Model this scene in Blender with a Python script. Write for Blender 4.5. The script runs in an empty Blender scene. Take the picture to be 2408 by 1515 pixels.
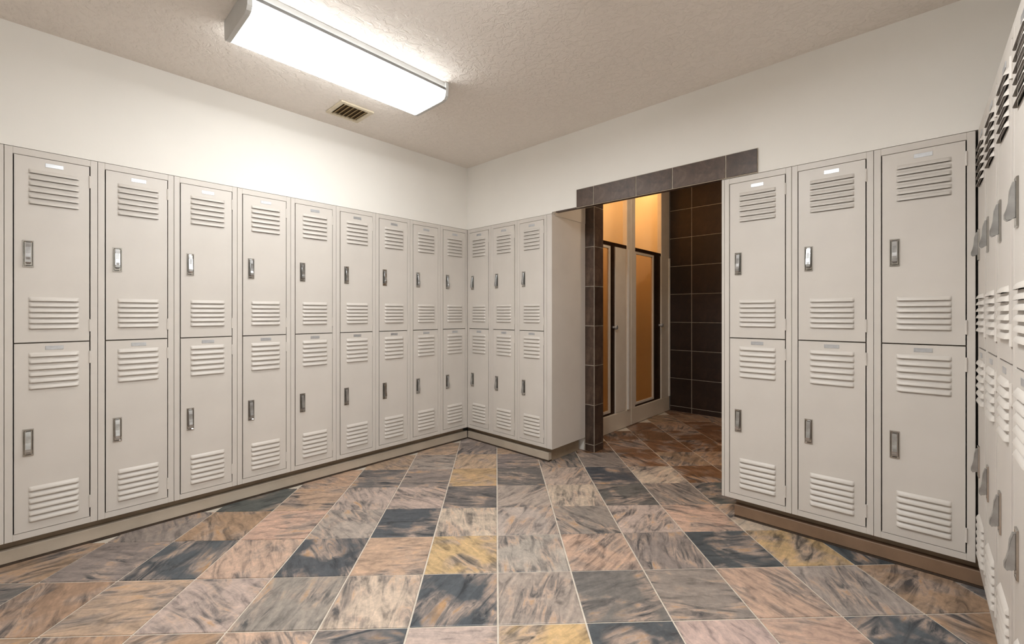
import bpy, bmesh, math, random
from mathutils import Vector, Matrix
random.seed(7)
S = bpy.context.scene
C = S.collection

# ------------------------------------------------------------------ camera
cam_d = bpy.data.cameras.new('camera')
cam = bpy.data.objects.new('camera', cam_d)
C.objects.link(cam)
cam_d.sensor_fit = 'HORIZONTAL'
cam_d.sensor_width = 36.0
cam_d.lens = 36.0 * 1026.3 / 2408.0
cam_d.shift_y = -20.0 / 2408.0
cam_d.clip_start = 0.02
CAM = (2.995, -2.628, 1.143)
cam.location = CAM
cam.rotation_euler = (math.pi / 2, 0, 0.7487)
S.camera = cam

# ------------------------------------------------------------------ world and exposure
w = bpy.data.worlds.new('world')
S.world = w
w.use_nodes = True
w.node_tree.nodes['Background'].inputs[0].default_value = (0.05, 0.05, 0.05, 1)
w.node_tree.nodes['Background'].inputs[1].default_value = 0.2
S.view_settings.view_transform = 'Standard'
S.view_settings.look = 'None'
S.view_settings.exposure = 0.40
S.view_settings.gamma = 1.0
S.view_settings.use_curve_mapping = False
LIGHT_EMIT = 11.5       # fluorescent lens in view
FILL_EMIT = 29.0     # unseen second fixture, added for more ambient light
LIGHT_COL = (0.99, 1.0, 0.99)
WARM_EMIT = 50.0        # shower lamps
WARM_COL = (1.0, 0.52, 0.17)

# ------------------------------------------------------------------ materials
def srgb(r, g, b):
    def f(c):
        c /= 255.0
        return c / 12.92 if c <= 0.04045 else ((c + 0.055) / 1.055) ** 2.4
    return (f(r), f(g), f(b), 1.0)

def new_mat(name):
    m = bpy.data.materials.new(name)
    m.use_nodes = True
    nt = m.node_tree
    b = nt.nodes['Principled BSDF']
    return m, nt, b

def noise(nt, scale, detail=4, rough=0.55, dist=0.0, vec=None):
    n = nt.nodes.new('ShaderNodeTexNoise')
    n.inputs['Scale'].default_value = scale
    n.inputs['Detail'].default_value = detail
    n.inputs['Roughness'].default_value = rough
    n.inputs['Distortion'].default_value = dist
    if vec is None:
        t = nt.nodes.new('ShaderNodeTexCoord')
        vec = t.outputs['Object']
    nt.links.new(vec, n.inputs['Vector'])
    return n.outputs['Fac']

def ramp(nt, fac, stops):
    r = nt.nodes.new('ShaderNodeValToRGB')
    while len(r.color_ramp.elements) < len(stops):
        r.color_ramp.elements.new(0.5)
    for e, (p, c) in zip(r.color_ramp.elements, stops):
        e.position = p
        e.color = c
    nt.links.new(fac, r.inputs['Fac'])
    return r.outputs['Color']

def bump(nt, b, fac, strength, dist):
    n = nt.nodes.new('ShaderNodeBump')
    n.inputs['Strength'].default_value = strength
    n.inputs['Distance'].default_value = dist
    nt.links.new(fac, n.inputs['Height'])
    nt.links.new(n.outputs['Normal'], b.inputs['Normal'])

def mottled(name, c1, c2, scale, rough, bscale=None, bstr=0.2, bdist=0.002, metal=0.0, spec=0.5):
    m, nt, b = new_mat(name)
    f = noise(nt, scale)
    col = ramp(nt, f, [(0.35, c1), (0.65, c2)])
    nt.links.new(col, b.inputs['Base Color'])
    b.inputs['Roughness'].default_value = rough
    b.inputs['Metallic'].default_value = metal
    b.inputs['Specular IOR Level'].default_value = spec
    if bscale:
        bump(nt, b, noise(nt, bscale, 5), bstr, bdist)
    return m

M = {}
M['wall'] = mottled('wall_paint', srgb(237, 234, 228), srgb(241, 238, 232), 1.5, 0.85, 60, 0.12, 0.002)
M['ceiling'] = None
M['locker'] = mottled('locker_paint', srgb(208, 202, 195), srgb(214, 208, 201), 3.0, 0.42, 220, 0.04, 0.0006)
M['locker_in'] = mottled('locker_interior_paint', srgb(150, 140, 128), srgb(158, 148, 136), 3.0, 0.5)
M['steel'] = mottled('latch_steel', srgb(176, 177, 178), srgb(196, 198, 200), 40, 0.2, metal=1.0)
M['handle'] = mottled('handle_plate_paint', srgb(176, 174, 170), srgb(190, 188, 184), 40, 0.16, metal=1.0)
M['bead'] = mottled('dark_floor_bead', srgb(58, 46, 36), srgb(74, 60, 48), 20, 0.7)
M['plate'] = mottled('number_plate_alloy', srgb(190, 192, 196), srgb(205, 208, 212), 60, 0.35, metal=0.7)
M['plinth'] = mottled('plinth_vinyl', srgb(150, 132, 112), srgb(166, 148, 126), 6, 0.55)
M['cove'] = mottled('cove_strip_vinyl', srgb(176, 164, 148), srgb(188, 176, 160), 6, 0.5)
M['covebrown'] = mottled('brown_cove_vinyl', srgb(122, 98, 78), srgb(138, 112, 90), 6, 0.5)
M['grout'] = mottled('floor_grout', srgb(204, 194, 180), srgb(218, 208, 195), 30, 0.9, 200, 0.3)
M['wgrout'] = mottled('wall_grout', srgb(170, 160, 146), srgb(190, 180, 165), 30, 0.9)
M['stall'] = mottled('stall_acrylic', srgb(226, 214, 196), srgb(232, 221, 204), 2.0, 0.35)
M['stallframe'] = mottled('stall_frame', srgb(226, 216, 202), srgb(232, 223, 210), 8.0, 0.35)
M['trim'] = mottled('pale_edge_trim', srgb(236, 234, 230), srgb(242, 240, 236), 10, 0.3)
M['rail'] = mottled('bronze_rail', srgb(60, 40, 26), srgb(76, 52, 34), 20, 0.35, metal=0.6)
M['housing'] = mottled('fixture_enamel', srgb(200, 200, 198), srgb(208, 208, 206), 5, 0.45)
M['railgrey'] = mottled('fixture_rail_metal', srgb(120, 120, 120), srgb(132, 132, 132), 8, 0.4, metal=0.5)
M['slat'] = mottled('vent_slat_enamel', srgb(150, 126, 82), srgb(164, 140, 96), 20, 0.5)
M['vent'] = mottled('vent_enamel', srgb(210, 198, 172), srgb(220, 208, 184), 20, 0.5)
M['ventdark'] = mottled('vent_duct', srgb(78, 62, 38), srgb(94, 76, 48), 20, 0.8)

def ceiling_mat():
    m, nt, b = new_mat('ceiling_knockdown')
    b.inputs['Base Color'].default_value = srgb(241, 234, 226)
    b.inputs['Roughness'].default_value = 0.9
    f = noise(nt, 26, 4, 0.6, 0.6)
    r = ramp(nt, f, [(0.42, (0, 0, 0, 1)), (0.55, (1, 1, 1, 1))])
    bump(nt, b, r, 0.55, 0.006)
    return m
M['ceiling'] = ceiling_mat()

def slate_mat():
    m, nt, b = new_mat('slate_tile')
    oi = nt.nodes.new('ShaderNodeObjectInfo')
    tc = nt.nodes.new('ShaderNodeTexCoord')
    mul = nt.nodes.new('ShaderNodeMath'); mul.operation = 'MULTIPLY'; mul.inputs[1].default_value = 57.0
    nt.links.new(oi.outputs['Random'], mul.inputs[0])
    rot = nt.nodes.new('ShaderNodeVectorRotate'); rot.rotation_type = 'Z_AXIS'
    ang = nt.nodes.new('ShaderNodeMath'); ang.operation = 'MULTIPLY'; ang.inputs[1].default_value = 6.28
    nt.links.new(oi.outputs['Random'], ang.inputs[0])
    nt.links.new(tc.outputs['Object'], rot.inputs['Vector'])
    nt.links.new(ang.outputs[0], rot.inputs['Angle'])
    add = nt.nodes.new('ShaderNodeVectorMath'); add.operation = 'ADD'
    comb = nt.nodes.new('ShaderNodeCombineXYZ')
    for k in range(3):
        nt.links.new(mul.outputs[0], comb.inputs[k])
    nt.links.new(rot.outputs['Vector'], add.inputs[0])
    nt.links.new(comb.outputs['Vector'], add.inputs[1])
    mp = nt.nodes.new('ShaderNodeMapping')
    mp.inputs['Scale'].default_value = (2.2, 9.0, 1.0)
    nt.links.new(add.outputs['Vector'], mp.inputs['Vector'])
    streak = noise(nt, 2.6, 7, 0.64, 1.0, mp.outputs['Vector'])
    big = noise(nt, 5.0, 3, 0.5, 0.8, add.outputs['Vector'])
    fine = noise(nt, 38.0, 5, 0.7, 0.5, add.outputs['Vector'])
    # value streaks on the tile's own colour
    val = ramp(nt, streak, [(0.32, (0.42, 0.43, 0.45, 1)), (0.46, (1.0, 1.0, 1.0, 1)), (0.66, (1.42, 1.38, 1.34, 1))])
    mix1 = nt.nodes.new('ShaderNodeMix'); mix1.data_type = 'RGBA'; mix1.blend_type = 'MULTIPLY'
    mix1.inputs['Factor'].default_value = 0.9
    nt.links.new(oi.outputs['Color'], mix1.inputs['A'])
    nt.links.new(val, mix1.inputs['B'])
    # patches of the second mineral colour: slate blue or rust, by the big noise
    second = ramp(nt, streak, [(0.36, srgb(58, 63, 70)), (0.48, srgb(140, 130, 124)), (0.56, srgb(186, 164, 150)), (0.66, srgb(190, 150, 108))])
    mask = ramp(nt, big, [(0.46, (0, 0, 0, 1)), (0.60, (0.8, 0.8, 0.8, 1))])
    mix2 = nt.nodes.new('ShaderNodeMix'); mix2.data_type = 'RGBA'
    nt.links.new(mask, mix2.inputs['Factor'])
    nt.links.new(mix1.outputs['Result'], mix2.inputs['A'])
    nt.links.new(second, mix2.inputs['B'])
    fr = ramp(nt, fine, [(0.3, (0.72, 0.72, 0.72, 1)), (0.7, (1.22, 1.2, 1.18, 1))])
    mix3 = nt.nodes.new('ShaderNodeMix'); mix3.data_type = 'RGBA'; mix3.blend_type = 'MULTIPLY'
    mix3.inputs['Factor'].default_value = 0.8
    nt.links.new(mix2.outputs['Result'], mix3.inputs['A'])
    nt.links.new(fr, mix3.inputs['B'])
    nt.links.new(mix3.outputs['Result'], b.inputs['Base Color'])
    b.inputs['Roughness'].default_value = 0.42
    bump(nt, b, streak, 0.35, 0.006)
    return m
M['slate'] = slate_mat()

def brown_tile_mat(name, cols):
    m, nt, b = new_mat(name)
    oi = nt.nodes.new('ShaderNodeObjectInfo')
    f = noise(nt, 9, 6, 0.65, 1.2)
    col = ramp(nt, f, [(p_, srgb(*c_)) for p_, c_ in zip((0.3, 0.5, 0.72), cols)])
    v = nt.nodes.new('ShaderNodeMath'); v.operation = 'MULTIPLY_ADD'
    v.inputs[1].default_value = 0.5; v.inputs[2].default_value = 0.72
    nt.links.new(oi.outputs['Random'], v.inputs[0])
    hs = nt.nodes.new('ShaderNodeHueSaturation')
    nt.links.new(v.outputs[0], hs.inputs['Value'])
    nt.links.new(col, hs.inputs['Color'])
    nt.links.new(hs.outputs['Color'], b.inputs['Base Color'])
    b.inputs['Roughness'].default_value = 0.4
    bump(nt, b, f, 0.2, 0.002)
    return m
M['btile'] = brown_tile_mat('brown_wall_tile', ((50, 38, 31), (74, 58, 49), (100, 82, 69)))
M['dtile'] = brown_tile_mat('darker_brown_tile', ((30, 18, 14), (40, 26, 20), (54, 36, 28)))  # darker version of the brown wall tile, for the passage walls

def emit_mat(name, col, strength):
    m, nt, b = new_mat(name)
    f = noise(nt, 30, 2)
    c = ramp(nt, f, [(0.3, (col[0] * .97, col[1] * .97, col[2] * .97, 1)), (0.7, (col[0], col[1], col[2], 1))])
    nt.links.new(c, b.inputs['Emission Color'])
    b.inputs['Emission Strength'].default_value = strength
    b.inputs['Base Color'].default_value = (0.8, 0.8, 0.8, 1)
    return m
M['fill_lens'] = emit_mat('fill_fixture_lens', LIGHT_COL, FILL_EMIT)
M['lens'] = emit_mat('fluorescent_lens', LIGHT_COL, LIGHT_EMIT)
M['soft'] = emit_mat('passage_lamp_glass', (1.0, 0.76, 0.52), 85.0)
M['warm'] = emit_mat('warm_lamp_glass', WARM_COL, WARM_EMIT)

def glass_mat():
    m, nt, b = new_mat('shower_glass')
    f = noise(nt, 120, 3)
    c = ramp(nt, f, [(0.3, srgb(228, 212, 190)), (0.7, srgb(238, 224, 204))])
    nt.links.new(c, b.inputs['Base Color'])
    b.inputs['Transmission Weight'].default_value = 1.0
    b.inputs['Roughness'].default_value = 0.12
    b.inputs['IOR'].default_value = 1.2
    return m
M['glass'] = glass_mat()

# ------------------------------------------------------------------ helpers
def box(bm, x0, x1, y0, y1, z0, z1, bev=0.0, seg=1):
    r = bmesh.ops.create_cube(bm, size=1.0, matrix=Matrix.Translation(((x0 + x1) / 2, (y0 + y1) / 2, (z0 + z1) / 2)) @ Matrix.Diagonal((abs(x1 - x0), abs(y1 - y0), abs(z1 - z0), 1)))
    if bev > 0:
        es = list({e for v in r['verts'] for e in v.link_edges})
        bmesh.ops.bevel(bm, geom=es, offset=bev, segments=seg, affect='EDGES', profile=0.5)

def mesh_of(name, bm, mat, smooth=False):
    me = bpy.data.meshes.new(name)
    bmesh.ops.recalc_face_normals(bm, faces=bm.faces)
    bm.to_mesh(me)
    bm.free()
    me.materials.append(mat)
    if smooth:
        for p in me.polygons:
            p.use_smooth = True
    return me

def link(name, me, parent=None, loc=(0, 0, 0), rz=0.0):
    o = bpy.data.objects.new(name, me)
    C.objects.link(o)
    o.location = loc
    o.rotation_euler = (0, 0, rz)
    if parent is not None:
        o.parent = parent
    return o

def boxes(name, mat, bs, parent=None, bev=0.0):
    bm = bmesh.new()
    for b in bs:
        box(bm, *b, bev=bev)
    return link(name, mesh_of(name, bm, mat), parent)

def tag(o, label, cat, group=None):
    o['label'] = label
    o['category'] = cat
    if group:
        o['group'] = group
    return o

def structure(o, label=None):
    o['kind'] = 'structure'
    if label:
        o['label'] = label
    return o

def empty(name, loc, rz=0.0):
    return link(name, None, None, loc, rz)

# ------------------------------------------------------------------ dimensions
W = 0.305          # locker width, long bank and short bank
W2 = 0.326         # lockers beyond the opening
DEP = 0.45
PZ = 0.11          # plinth height
LH = 1.79          # locker height
TOPZ = PZ + LH     # 1.90
CEIL = 2.46
PCEIL = 2.76         # ceiling of the shower passage
XA = 0.966         # end of short bank
XB = 2.18          # start of bank beyond the opening
X3 = 3.178         # front plane of the bank at right angles
XR = X3 + DEP + 0.02
YF = -4.4          # wall behind the camera
JY = 0.457         # back of the lockers, tiled stub wall face
JX = 1.05
YP = 2.42          # end wall of the shower passage
SX = 0.85          # stall front plane
XPR = 2.2          # passage side wall

# ------------------------------------------------------------------ floor
floor = boxes('floor', M['grout'], [(-0.6, XR + 0.15, YF - 0.12, JY + 0.14, -0.06, -0.0035), (0.0, XPR + 0.12, JY + 0.14, YP + 0.14, -0.06, -0.0035)])
structure(floor, 'slate tile floor laid diagonally with pale grout')
PT = 0.325
def tile_mesh():
    bm = bmesh.new()
    h = PT / 2 - 0.0036
    rings = []
    for s, z in ((h, -0.004), (h, -0.001), (h - 0.002, 0.0005)):
        rings.append([bm.verts.new((sx * s, sy * s, z)) for sx, sy in ((-1, -1), (1, -1), (1, 1), (-1, 1))])
    for a, b in zip(rings, rings[1:]):
        for k in range(4):
            bm.faces.new((a[k], a[(k + 1) % 4], b[(k + 1) % 4], b[k]))
    bm.faces.new(rings[-1])
    bm.faces.new(list(reversed(rings[0])))
    return mesh_of('floor_tile', bm, M['slate'])
tile_me = tile_mesh()
PAL = {
    'D': (74, 80, 86),     # dark slate blue
    'd': (104, 102, 101),  # dark grey
    'g': (160, 150, 143),  # grey
    'b': (190, 174, 160),  # beige
    'p': (190, 162, 145),  # peach
    'k': (180, 162, 154),  # pink grey
    'o': (192, 164, 124),  # ochre
    'u': (140, 131, 126),  # purple grey
    'w': (158, 132, 110),  # brown
    't': (178, 153, 132),  # tan
    'n': (118, 86, 62),    # deep brown
    'G': (88, 93, 92),     # dark green
}
ROWS = {
    2: (-6, 'wkDpgtkDpwdo'),
    1: (-6, 'wwwpDkoDkpDw'),
    0: (-8, 'wdwtkubDgdupgwd'),
    -1: (-8, 'wwuDpDtogpuDoDwwD'),
    -2: (-6, 'uwpgDbgukpbtwDw'),
    -3: (-6, 'wGtkkdgbduGwbwuw'),
    -4: (-5, 'wtduodkDbwtwuwtw'),
    -5: (-4, 'ttgtuduttwgwtwtw'),
    -6: (-3, 'gtutdgwtwtwtwt'),
}
p45 = PT / math.sqrt(2)
OX, OY = 1.638, -1.261
rt = random.Random(3)
for i in range(-16, 16):
    for j in range(-22, 16):
        x = OX + (i + .5) * p45 + (j + .5) * p45
        y = OY - (i + .5) * p45 + (j + .5) * p45
        main = (-0.10 < x < XR - 0.32) and (YF - 0.05 < y < JY + 0.1)
        passage = (SX - 0.05 < x < XPR + 0.02) and (JY <= y < YP + 0.05)
        if not (main or passage):
            continue
        if x > X3 + 0.28 or (y > 0.32 and main and not passage and (x < XA - 0.25 or x > XB + 0.2)):
            continue
        o = link('floor_tile', tile_me, floor, (x, y, rt.uniform(-0.0005, 0.0005)), math.radians(45))
        code = None
        if i in ROWS and y < 0.5:
            s, cs = ROWS[i]
            if s <= j < s + len(cs):
                code = cs[j - s]
        if code is None and y > 0.5:
            code = rt.choice('nnnwnn')
        if code is None:
            code = rt.choice('wttwgukpdbD')
        br = rt.uniform(0.95, 1.05)
        c = srgb(*[min(255, v * br * rt.uniform(0.99, 1.01)) for v in PAL[code]])
        o.color = c

# ------------------------------------------------------------------ ceiling and walls
structure(boxes('ceiling', M['ceiling'], [
    (-0.6, XR + 0.15, YF - 0.12, 0.03, CEIL, PCEIL), (-0.6, XA, 0.03, JY + 0.13, CEIL, PCEIL), (XPR, XR + 0.15, 0.03, JY + 0.13, CEIL, PCEIL)]), 'cream knockdown textured ceiling')
structure(boxes('ceiling_passage', M['ceiling'], [(-0.1, XPR + 0.12, 0.03, YP + 0.14, PCEIL, PCEIL + 0.06)]), 'higher cream ceiling over the shower passage')
structure(boxes('wall_left', M['wall'], [
    (-0.6, -0.47, YF, JY + 0.13, 0, CEIL), (-0.47, 0.0, YF, 0.0, TOPZ + 0.002, CEIL), (-0.47, 0.0, YF, -11 * W - 0.004, 0, TOPZ + 0.002)]),
    'cream painted wall flush above the long locker bank')
structure(boxes('wall_back', M['wall'], [
    (-0.47, XA, 0.0, JY, TOPZ + 0.002, CEIL), (XA, XB, 0.0, 0.03, TOPZ + 0.012, CEIL), (XB, XPR, 0.03, JY + 0.13, CEIL, PCEIL), (XB, XR, 0.0, JY, TOPZ + 0.002, CEIL), (-0.47, 0.95, JY, JY + 0.13, 0, CEIL), (XPR + 0.02, XR, JY, JY + 0.13, 0, CEIL)]),
    'cream painted wall over the tiled opening')
structure(boxes('wall_right', M['wall'], [(XR, XR + 0.13, YF, JY + 0.13, 0, CEIL)]), 'cream painted wall behind the side locker bank')
structure(boxes('wall_front', M['wall'], [(-0.6, XR + 0.13, YF - 0.12, YF, 0, CEIL)]), 'cream painted wall closing the room')

# tiled walls: a grouted core with single tiles standing proud
tile_cache = {}
def wall_tile(parent, axis, face, a0, a1, z0, z1, sgn, mat='btile'):
    # axis 'y': tile lies in the plane y=face, spans x; axis 'x': plane x=face, spans y. sgn: outward direction
    wd, ht = round(a1 - a0, 4), round(z1 - z0, 4)
    key = (axis, wd, ht, sgn, mat)
    if key not in tile_cache:
        bm = bmesh.new()
        t = 0.004 * sgn
        g = 0.003
        if axis == 'y':
            box(bm, -wd / 2 + g, wd / 2 - g, min(0, t), max(0, t), -ht / 2 + g, ht / 2 - g, bev=0.0012)
        else:
            box(bm, min(0, t), max(0, t), -wd / 2 + g, wd / 2 - g, -ht / 2 + g, ht / 2 - g, bev=0.0012)
        tile_cache[key] = mesh_of('wall_tile', bm, M[mat])
    mid, zm = (a0 + a1) / 2, (z0 + z1) / 2
    loc = (mid, face, zm) if axis == 'y' else (face, mid, zm)
    return link('wall_tile', tile_cache[key], parent, loc)

ZG = [0.0, 0.06, 0.387, 0.714, 1.041, 1.368, 1.695, 2.022, 2.349, 2.676, PCEIL]
def tile_field(parent, axis, face, cuts, sgn, zcuts=ZG, mat='btile'):
    for a0, a1 in zip(cuts, cuts[1:]):
        for z0, z1 in zip(zcuts, zcuts[1:]):
            wall_tile(parent, axis, face, a0, a1, z0, z1, sgn, mat)

jamb = structure(boxes('wall_jamb', M['wgrout'], [(0.952, JX, JY, 0.594, 0, PCEIL - 0.001)]), 'brown tiled stub wall at the passage entry')
tile_field(jamb, 'y', JY, [XA - 0.004, JX], -1, ZG)
tile_field(jamb, 'x', JX, [JY, 0.594], 1)
pend = structure(boxes('wall_passage_end', M['wgrout'], [(SX + 0.002, XPR, YP, YP + 0.12, 0, PCEIL - 0.001)]), 'dark brown tiled end wall of the shower passage')
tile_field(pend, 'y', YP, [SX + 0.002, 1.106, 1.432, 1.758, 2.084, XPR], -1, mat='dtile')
pside = structure(boxes('wall_passage_side', M['wgrout'], [(XPR, XPR + 0.1, JY + 0.13, YP, 0, PCEIL - 0.001)]), 'dark brown tiled side wall of the shower passage')
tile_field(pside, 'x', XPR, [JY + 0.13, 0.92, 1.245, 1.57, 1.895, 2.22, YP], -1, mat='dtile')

# tile header over the opening
hdr = structure(boxes('trim_1', M['wgrout'], [(1.194, 2.366, -0.008, -0.0005, TOPZ + 0.003, TOPZ + 0.135)]), 'brown tile band over the passage opening')
for a0, a1 in zip([1.194, 1.337, 1.658, 1.898, 2.204], [1.337, 1.658, 1.898, 2.204, 2.366]):
    wall_tile(hdr, 'y', -0.008, a0, a1, TOPZ + 0.003, TOPZ + 0.135, -1)

# the band returns under the lintel
lint = [1.0, 1.337, 1.658, 1.898, XB - 0.002]
for a0, a1 in zip(lint, lint[1:]):
    boxes('wall_tile', M['btile'], [(a0 + 0.002, a1 - 0.002, 0.0005, 0.032, TOPZ + 0.003, TOPZ + 0.0115)], hdr)

# ------------------------------------------------------------------ plinths
def plinth(core, strips, label, cove='cove'):
    x0, x1, y0, y1 = core
    t = empty('locker_plinth', ((x0 + x1) / 2, (y0 + y1) / 2, 0.0))
    tag(t, label, 'plinth')
    L = lambda b: (b[0] - t.location.x, b[1] - t.location.x, b[2] - t.location.y, b[3] - t.location.y)
    boxes('plinth_core', M['plinth'], [L(core) + (0.0008, PZ)], t)
    for b, q in strips:
        boxes('cove_strip', M[cove], [L(b) + (0.010, 0.070)], t, bev=0.003)
        boxes('dark_bead', M['bead'], [L(q) + (0.0008, 0.0098)], t)  # thin dark line where the base meets the floor
plinth((-0.43, -0.062, -11 * W, 0.0), [((-0.0615, -0.022, -11 * W, 0.02), (-0.0615, -0.020, -11 * W, 0.02))], 'tan base plinth under the long locker bank')
plinth((-0.061, XA - 0.05, 0.062, 0.43), [((-0.02, XA - 0.05, 0.022, 0.0615), (-0.02, XA - 0.05, 0.0205, 0.0615))], 'tan base plinth under the short bank of three lockers')
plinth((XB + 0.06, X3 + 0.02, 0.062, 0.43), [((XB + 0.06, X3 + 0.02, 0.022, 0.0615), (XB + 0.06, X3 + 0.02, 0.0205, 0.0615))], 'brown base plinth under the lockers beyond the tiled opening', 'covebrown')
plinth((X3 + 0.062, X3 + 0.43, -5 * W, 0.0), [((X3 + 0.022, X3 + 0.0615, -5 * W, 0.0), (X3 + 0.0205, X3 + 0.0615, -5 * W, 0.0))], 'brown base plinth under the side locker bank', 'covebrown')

# ------------------------------------------------------------------ lockers
ZU0, ZU1 = 0.900, 1.756      # upper door (above locker bottom)
ZL0, ZL1 = 0.032, 0.894      # lower door
def louver_zs(kind):
    if kind == 'upper':
        a, b = 1.548, 1.690
        c, d = 0.972, 1.100
        z0 = ZU0
    else:
        a, b = 0.694, 0.842
        c, d = 0.085, 0.225
        z0 = ZL0
    n = 6
    return [a - z0 + (b - a) * k / (n - 1) for k in range(n)], [c - z0 + (d - c) * k / (n - 1) for k in range(n)]

def locker_meshes(wd):
    R = {}
    st = 0.026
    e = 0.0008
    # body: sides, back, top, bottom, middle shelf
    bm = bmesh.new()
    box(bm, e, e + 0.002, 0.004, DEP, 0.0, LH)
    box(bm, wd - e - 0.002, wd - e, 0.004, DEP, 0.0, LH)
    box(bm, e + .002, wd - e - .002, DEP - 0.002, DEP, 0.0, LH)
    box(bm, e + .002, wd - e - .002, 0.004, DEP - .002, LH - 0.002, LH)
    box(bm, e + .002, wd - e - .002, 0.004, DEP - .002, 0.0, 0.002)
    box(bm, e + .002, wd - e - .002, 0.022, DEP - .002, 0.893, 0.899)
    R['body'] = mesh_of('body', bm, M['locker_in'])
    # face frame
    bm = bmesh.new()
    box(bm, e, st, 0.0, 0.02, 0.0, LH, bev=0.0012)
    box(bm, wd - st, wd - e, 0.0, 0.02, 0.0, LH, bev=0.0012)
    box(bm, st, wd - st, 0.0, 0.02, LH - 0.031, LH, bev=0.0012)
    box(bm, st, wd - st, 0.0, 0.02, 0.0, 0.029, bev=0.0012)
    R['face_frame'] = mesh_of('face_frame', bm, M['locker'])
    dw = wd - 2 * st - 0.008
    R['dx'] = st + 0.004
    R['dw'] = dw
    lw = 0.165 * wd / 0.305
    lx = dw / 2 + 0.004
    R['lx'] = lx
    for kind, h in (('upper', ZU1 - ZU0), ('lower', ZL1 - ZL0)):
        bm = bmesh.new()
        hi, lo = louver_zs(kind)
        zs = sorted(hi + lo)
        cuts = [0.0]
        slots = []
        for z in zs:
            cuts += [z - 0.009, z + 0.002]
            slots.append((z - 0.009, z + 0.002))
        cuts.append(h)
        xs = [0.0, lx - lw / 2 + 0.004, lx + lw / 2 - 0.004, dw]
        grid = {}
        def V(a, b):
            k = (round(a, 5), round(b, 5))
            if k not in grid:
                grid[k] = bm.verts.new((a, 0.0, b))
            return grid[k]
        for z0, z1 in zip(cuts, cuts[1:]):
            hole = any(abs(z0 - s[0]) < 1e-6 for s in slots)
            for n, (x0, x1) in enumerate(zip(xs, xs[1:])):
                if hole and n == 1:
                    continue
                bm.faces.new((V(x0, z0), V(x1, z0), V(x1, z1), V(x0, z1)))
        r = bmesh.ops.extrude_edge_only(bm, edges=[ed for ed in bm.edges if len(ed.link_faces) == 1 and
            (all(abs(v.co.x) < 1e-6 for v in ed.verts) or all(abs(v.co.x - dw) < 1e-6 for v in ed.verts)
             or all(abs(v.co.z) < 1e-6 for v in ed.verts) or all(abs(v.co.z - h) < 1e-6 for v in ed.verts))])
        for v in r['geom']:
            if isinstance(v, bmesh.types.BMVert):
                v.co.y = 0.018
        me = mesh_of('door', bm, M['locker'])
        R[kind] = me
    # louver hood: bent sheet open along its lower edge
    bm = bmesh.new()
    prof = [(0.0, 0.0095), (-0.0035, 0.0065), (-0.0075, 0.000), (-0.0100, -0.0065), (-0.0100, -0.0090)]
    hw = lw / 2
    cols = []
    for x, f in ((-hw, 0.0), (-hw + 0.004, 0.75), (-hw + 0.010, 1.0), (hw - 0.010, 1.0), (hw - 0.004, 0.75), (hw, 0.0)):
        cols.append([bm.verts.new((x, y * f - 0.0003, z)) for y, z in prof])
    for a, b in zip(cols, cols[1:]):
        for k in range(len(prof) - 1):
            bm.faces.new((a[k], b[k], b[k + 1], a[k + 1]))
    R['louver'] = mesh_of('louver', bm, M['locker'], smooth=True)
    return R

# handle plate with a pressed recess, lift lever, hinge knuckle, number plate
def handle_plate_mesh():
    bm = bmesh.new()
    hw, hh = 0.0175, 0.062
    iw, ih = 0.0135, 0.056
    def ring(w_, h_, y):
        return [bm.verts.new((sx * w_, y, sz * h_)) for sx, sz in ((-1, -1), (1, -1), (1, 1), (-1, 1))]
    rs = [ring(hw, hh, 0.0), ring(hw - .001, hh - .001, -0.004), ring(iw + .001, ih + .001, -0.004), ring(iw - .002, ih - .003, -0.0008)]
    for a, b in zip(rs, rs[1:]):
        for k in range(4):
            bm.faces.new((a[k], a[(k + 1) % 4], b[(k + 1) % 4], b[k]))
    bm.faces.new(rs[-1])
    return mesh_of('handle_plate', bm, M['handle'])
def lever_mesh():
    bm = bmesh.new()
    # side profile (y, z), lever lifts outwards at its lower end
    prof = [(-0.001, 0.052), (-0.008, 0.050), (-0.013, 0.030), (-0.015, 0.000), (-0.018, -0.016), (-0.022, -0.028), (-0.022, -0.040), (-0.017, -0.046), (-0.010, -0.040), (-0.001, -0.038)]
    n = len(prof)
    L = [bm.verts.new((-0.0085, y, z)) for y, z in prof]
    Rr = [bm.verts.new((0.0085, y, z)) for y, z in prof]
    for k in range(n):
        bm.faces.new((L[k], L[(k + 1) % n], Rr[(k + 1) % n], Rr[k]))
    bm.faces.new(L)
    bm.faces.new(list(reversed(Rr)))
    bmesh.ops.bevel(bm, geom=[e for e in bm.edges if abs(e.verts[0].co.x - e.verts[1].co.x) < 1e-6], offset=0.002, segments=2, affect='EDGES')
    return mesh_of('latch_lever', bm, M['steel'])
def knuckle_mesh():
    bm = bmesh.new()
    bmesh.ops.create_cone(bm, cap_ends=True, segments=10, radius1=0.0042, radius2=0.0042, depth=0.06)
    return mesh_of('hinge', bm, M['locker'], smooth=False)
def plate_mesh():
    bm = bmesh.new()
    box(bm, -0.03, 0.03, -0.0015, 0.0, -0.009, 0.009, bev=0.0005)
    return mesh_of('number_plate', bm, M['plate'])
HP, LV, HG, NP = handle_plate_mesh(), lever_mesh(), knuckle_mesh(), plate_mesh()

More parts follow.
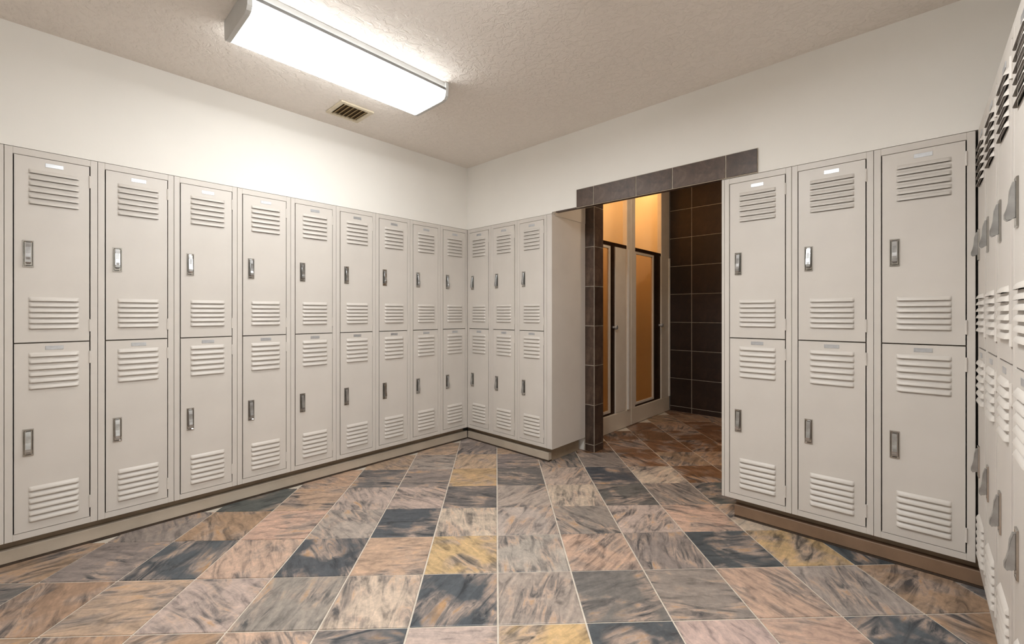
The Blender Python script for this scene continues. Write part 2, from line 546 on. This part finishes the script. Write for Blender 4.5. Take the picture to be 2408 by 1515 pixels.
def make_locker(R, wd, loc, rz, label, group):
    t = empty('locker', loc, rz)
    tag(t, label, 'locker', group)
    link('body', R['body'], t)
    link('face_frame', R['face_frame'], t)
    for kind, z0, h in (('upper', ZU0, ZU1 - ZU0), ('lower', ZL0, ZL1 - ZL0)):
        d = link('door', R[kind], t, (R['dx'], -0.002, z0))
        hi, lo = louver_zs(kind)
        for z in hi + lo:
            link('louver', R['louver'], d, (R['lx'], 0.0, z))
        hz = (1.308 if kind == 'upper' else 0.440) - z0
        link('handle_plate', HP, d, (0.043, -0.0004, hz))
        link('latch_lever', LV, d, (0.043, -0.0012, hz))
        for z in (0.075, h - 0.075):
            link('hinge', HG, d, (R['dw'] + 0.002, 0.0, z))
        nz = (1.728 if kind == 'upper' else 0.872) - z0
        link('number_plate', NP, d, (R['lx'], -0.0002, nz))
    return t

R1 = locker_meshes(W)
R2 = locker_meshes(W2)
ORD = ['at', 'second from', 'third from', 'fourth from', 'fifth from', 'sixth from', 'seventh from', 'eighth from', 'ninth from', 'tenth from', 'eleventh from']
for k in range(11):
    y = -(k + 1) * W
    lab = ('beige two-door metal locker at the inside corner, end of the long bank' if k == 0 else
           'beige two-door metal locker in the long bank, %s the inside corner' % ORD[k])
    make_locker(R1, W, (0, y, PZ), math.pi / 2, lab, 'lockers of the long bank')
SHORT = ['beige two-door locker touching the inside corner, in the short bank before the tiled passage',
         'middle beige two-door locker of the short bank between inside corner and tiled passage',
         'beige two-door locker beside the plain end panel of the short bank']
for k in range(3):
    make_locker(R1, W, (0.0 + k * W, 0, PZ), 0.0, SHORT[k], 'lockers of the short bank')
FAR = ['beige two-door locker under the end of the brown tile band, beside the passage',
       'middle beige two-door locker of the three standing between passage and side bank',
       'beige two-door locker in the corner against the side bank, third after the passage']
for k in range(3):
    make_locker(R2, W2, (XB + 0.014 + k * W2, 0, PZ), 0.0, FAR[k], 'lockers beyond the passage')
SIDE = ['first', 'second', 'third', 'fourth', 'fifth']
for k in range(5):
    make_locker(R1, W, (X3, -k * W - 0.004, PZ), -math.pi / 2, 'beige two-door locker, %s of the side bank counted from its corner' % SIDE[k], 'lockers of the side bank')

# end panels
pe = empty('end_panel', (XA - 0.05, 0, PZ))
tag(pe, 'plain beige metal panel closing the short locker bank at the passage', 'panel')
boxes('side_sheet', M['locker'], [(0.048, 0.05, 0.0, JY - 0.006, 0.0, LH), (0.0505, 0.0525, 0.034, JY - 0.006, LH - 0.01, PCEIL - PZ - 0.002)], pe)
boxes('filler_strip', M['locker'], [(0.0005, 0.0475, 0.0, 0.02, 0.0, LH)], pe, bev=0.0012)
pe2 = empty('end_panel', (XB, 0, PZ))
tag(pe2, 'plain beige metal panel closing the lockers beyond the passage', 'panel')
boxes('side_sheet', M['locker'], [(0.0, 0.002, 0.0, JY - 0.006, 0.0, LH)], pe2)
boxes('filler_strip', M['locker'], [(0.0025, 0.0135, 0.0, 0.02, 0.0, LH)], pe2)

# ------------------------------------------------------------------ shower stalls
def stall(y0, y1, post, label, glass_y, gap, handle_y, strip_y, edge_y):
    t = empty('shower_stall', (SX, y0, 0))
    tag(t, label, 'shower stall', 'shower stalls in the passage')
    d = y1 - y0
    B = -0.80
    zt = 2.70
    pan = boxes('shower_pan', M['stall'], [(B, -0.09, 0.01, d - 0.01, 0.002, 0.06), (-0.09, 0.0, 0.0, d, 0.001, 0.17)], t, bev=0.004)
    boxes('back_wall', M['stall'], [(B, B + 0.02, 0.01, d - 0.01, 0.06, zt)], t)
    boxes('side_wall', M['stall'], [(B + 0.02, -0.03, 0.002, 0.018, 0.06, zt)], t)
    boxes('side_wall', M['stall'], [(B + 0.02, -0.03, d - 0.02, d - 0.002, 0.06, zt)], t)
    for a, b, z1 in post:
        boxes('front_post', M['stallframe'], [(-0.05, 0.0, a - y0, b - y0, 0.17, z1)], t, bev=0.003)
    ga, gb = glass_y
    ga -= y0; gb -= y0
    boxes('top_rail', M['rail'], [(-0.045, -0.006, post[0][1] - y0 if len(post) > 1 and post[0][0] == y0 else 0.01, d - 0.01 if gap is None else gap[1] - y0, 1.795, 1.83)], t, bev=0.003)
    door = boxes('door_frame', M['stallframe'], [(-0.035, -0.010, ga - 0.03, ga, 0.19, 1.79), (-0.035, -0.010, gb, gb + 0.03, 0.19, 1.79), (-0.035, -0.010, ga, gb, 0.19, 0.215), (-0.035, -0.010, ga, gb, 1.765, 1.79)], t, bev=0.002)
    boxes('glass_pane', M['glass'], [(-0.025, -0.020, ga + .001, gb - .001, 0.216, 1.764)], door)
    boxes('dark_strip', M['rail'], [(-0.040, -0.012, strip_y[0] - y0, strip_y[1] - y0, 0.172, 1.792)], t)  # plain dark strip between door frame and post
    boxes('sill_rail', M['rail'], [(-0.034, -0.011, ga - 0.02, gb + 0.02, 0.1712, 0.1888)], t)
    boxes('edge_trim', M['trim'], [(0.0005, 0.012, edge_y - y0, edge_y - y0 + 0.028, 0.172, 1.79)], t, bev=0.002)
    bm = bmesh.new()
    bmesh.ops.create_cone(bm, cap_ends=True, segments=16, radius1=0.012, radius2=0.010, depth=0.03, matrix=Matrix.Translation((0.004, handle_y - y0, 1.01)) @ Matrix.Rotation(math.pi / 2, 4, 'Y'))
    bmesh.ops.create_uvsphere(bm, u_segments=16, v_segments=10, radius=0.024, matrix=Matrix.Translation((0.03, handle_y - y0, 1.01)) @ Matrix.Diagonal((0.6, 1, 1, 1)))
    link('door_knob', mesh_of('door_knob', bm, M['plate'], True), door)
    return t

stall(0.60, 1.468, [(0.60, 0.66, 2.70), (1.16, 1.36, 1.79), (1.385, 1.468, 2.70)],
      'cream shower stall with framed glass door next to the tiled stub wall', (0.70, 1.05), None, 1.118, (1.083, 1.157), 1.388)
stall(1.472, 2.412, [(1.472, 1.56, 2.70), (2.19, 2.412, 2.70)],
      'cream shower stall with framed glass door against the dark tiled end wall', (1.60, 1.99), (2.1, 2.19), 2.14, (2.023, 2.186), 2.382)

def shower_light(x, y, label, mat='warm', group='warm lamps over the shower stalls'):
    t = empty('shower_light', (x, y, PCEIL))
    tag(t, label, 'lamp', group)
    bm = bmesh.new()
    bmesh.ops.create_cone(bm, cap_ends=True, segments=24, radius1=0.10, radius2=0.105, depth=0.02, matrix=Matrix.Translation((0, 0, -0.0101)))
    link('base_ring', mesh_of('base_ring', bm, M['housing']), t)
    bm = bmesh.new()
    bmesh.ops.create_uvsphere(bm, u_segments=24, v_segments=12, radius=0.088, matrix=Matrix.Translation((0, 0, -0.021)) @ Matrix.Diagonal((1, 1, 0.55, 1)))
    bmesh.ops.bisect_plane(bm, geom=bm.verts[:] + bm.edges[:] + bm.faces[:], plane_co=(0, 0, -0.021), plane_no=(0, 0, 1), clear_outer=True)
    link('glass_dome', mesh_of('glass_dome', bm, M[mat], True), t)
    return t
shower_light(0.42, 1.03, 'round warm ceiling lamp over the stall by the stub wall')
shower_light(1.75, 1.05, 'round warm ceiling lamp inside the passage beyond the tile band', 'soft', 'lamp in the tiled passage')
shower_light(0.42, 1.94, 'round warm ceiling lamp over the stall by the end wall')

# ------------------------------------------------------------------ ceiling light fixtures
def fixture(x0, x1, y0, y1, label, lens='fill_lens'):
    t = empty('ceiling_light', ((x0 + x1) / 2, (y0 + y1) / 2, CEIL))
    tag(t, label, 'ceiling light', 'fluorescent ceiling lights')
    hx, hy = (x1 - x0) / 2, (y1 - y0) / 2
    boxes('housing', M['housing'], [(-hx + 0.01, hx - 0.01, -hy + 0.004, hy - 0.004, -0.035, -0.0005)], t, bev=0.003)
    # wraparound lens, rounded lower corners
    prof = [(-hx + 0.004, -0.036), (-hx + 0.006, -0.076), (-hx + 0.018, -0.092), (-hx + 0.04, -0.098),
            (hx - 0.04, -0.098), (hx - 0.018, -0.092), (hx - 0.006, -0.076), (hx - 0.004, -0.036)]
    bm = bmesh.new()
    a = [bm.verts.new((x, -hy + 0.02, z)) for x, z in prof]
    b = [bm.verts.new((x, hy - 0.02, z)) for x, z in prof]
    n = len(prof)
    for k in range(n):
        bm.faces.new((a[k], a[(k + 1) % n], b[(k + 1) % n], b[k]))
    bm.faces.new(a); bm.faces.new(list(reversed(b)))
    link('lens', mesh_of('lens', bm, M[lens]), t)
    for s in (-1, 1):
        bm = bmesh.new()
        pr = [(-hx, -0.034)] + [(x * 1.012, z * 1.02) for x, z in prof[1:-1]] + [(hx, -0.034), (hx, -0.001), (-hx, -0.001)]
        ya, yb = (s * (hy - 0.019), s * hy)
        a = [bm.verts.new((x, ya, z)) for x, z in pr]
        b = [bm.verts.new((x, yb, z)) for x, z in pr]
        n = len(pr)
        for k in range(n):
            bm.faces.new((a[k], a[(k + 1) % n], b[(k + 1) % n], b[k]))
        bm.faces.new(a); bm.faces.new(list(reversed(b)))
        link('end_cap', mesh_of('end_cap', bm, M['housing']), t)
    # side channels the lens hooks into
    for s in (-1, 1):
        boxes('side_rail', M['railgrey'], [(min(s * hx, s * (hx - 0.006)), max(s * hx, s * (hx - 0.006)), -hy + 0.02, hy - 0.02, -0.05, -0.0355)], t)
    return t
fixture(0.705, 1.035, -2.07, -1.05, 'long white wraparound fluorescent ceiling light glowing beside the vent', 'lens')
fixture(2.05, 2.435, -2.45, -1.43, 'added unseen wraparound fluorescent ceiling light nearest the side locker bank')  # added fill fixture, out of frame, brightens the whole room

# ------------------------------------------------------------------ ceiling vent
v = empty('ceiling_vent', (0.29, -1.265, CEIL))
tag(v, 'small square tan ceiling vent with dark slats beside the light', 'vent')
boxes('duct_plate', M['ventdark'], [(-0.085, 0.085, -0.085, 0.085, -0.003, -0.0005)], v)
boxes('frame', M['vent'], [(-0.11, 0.11, -0.11, -0.085, -0.012, -0.0005), (-0.11, 0.11, 0.085, 0.11, -0.012, -0.0005), (-0.11, -0.085, -0.085, 0.085, -0.012, -0.0005), (0.085, 0.11, -0.085, 0.085, -0.012, -0.0005)], v, bev=0.002)
bm = bmesh.new()
box(bm, -0.084, 0.084, -0.011, 0.011, -0.0007, 0.0007)
slat = mesh_of('slat', bm, M['slat'])
for k in range(6):
    s = link('slat', slat, v, (0, -0.07 + 0.028 * k, -0.0095))
    s.rotation_euler = (math.radians(32), 0, 0)
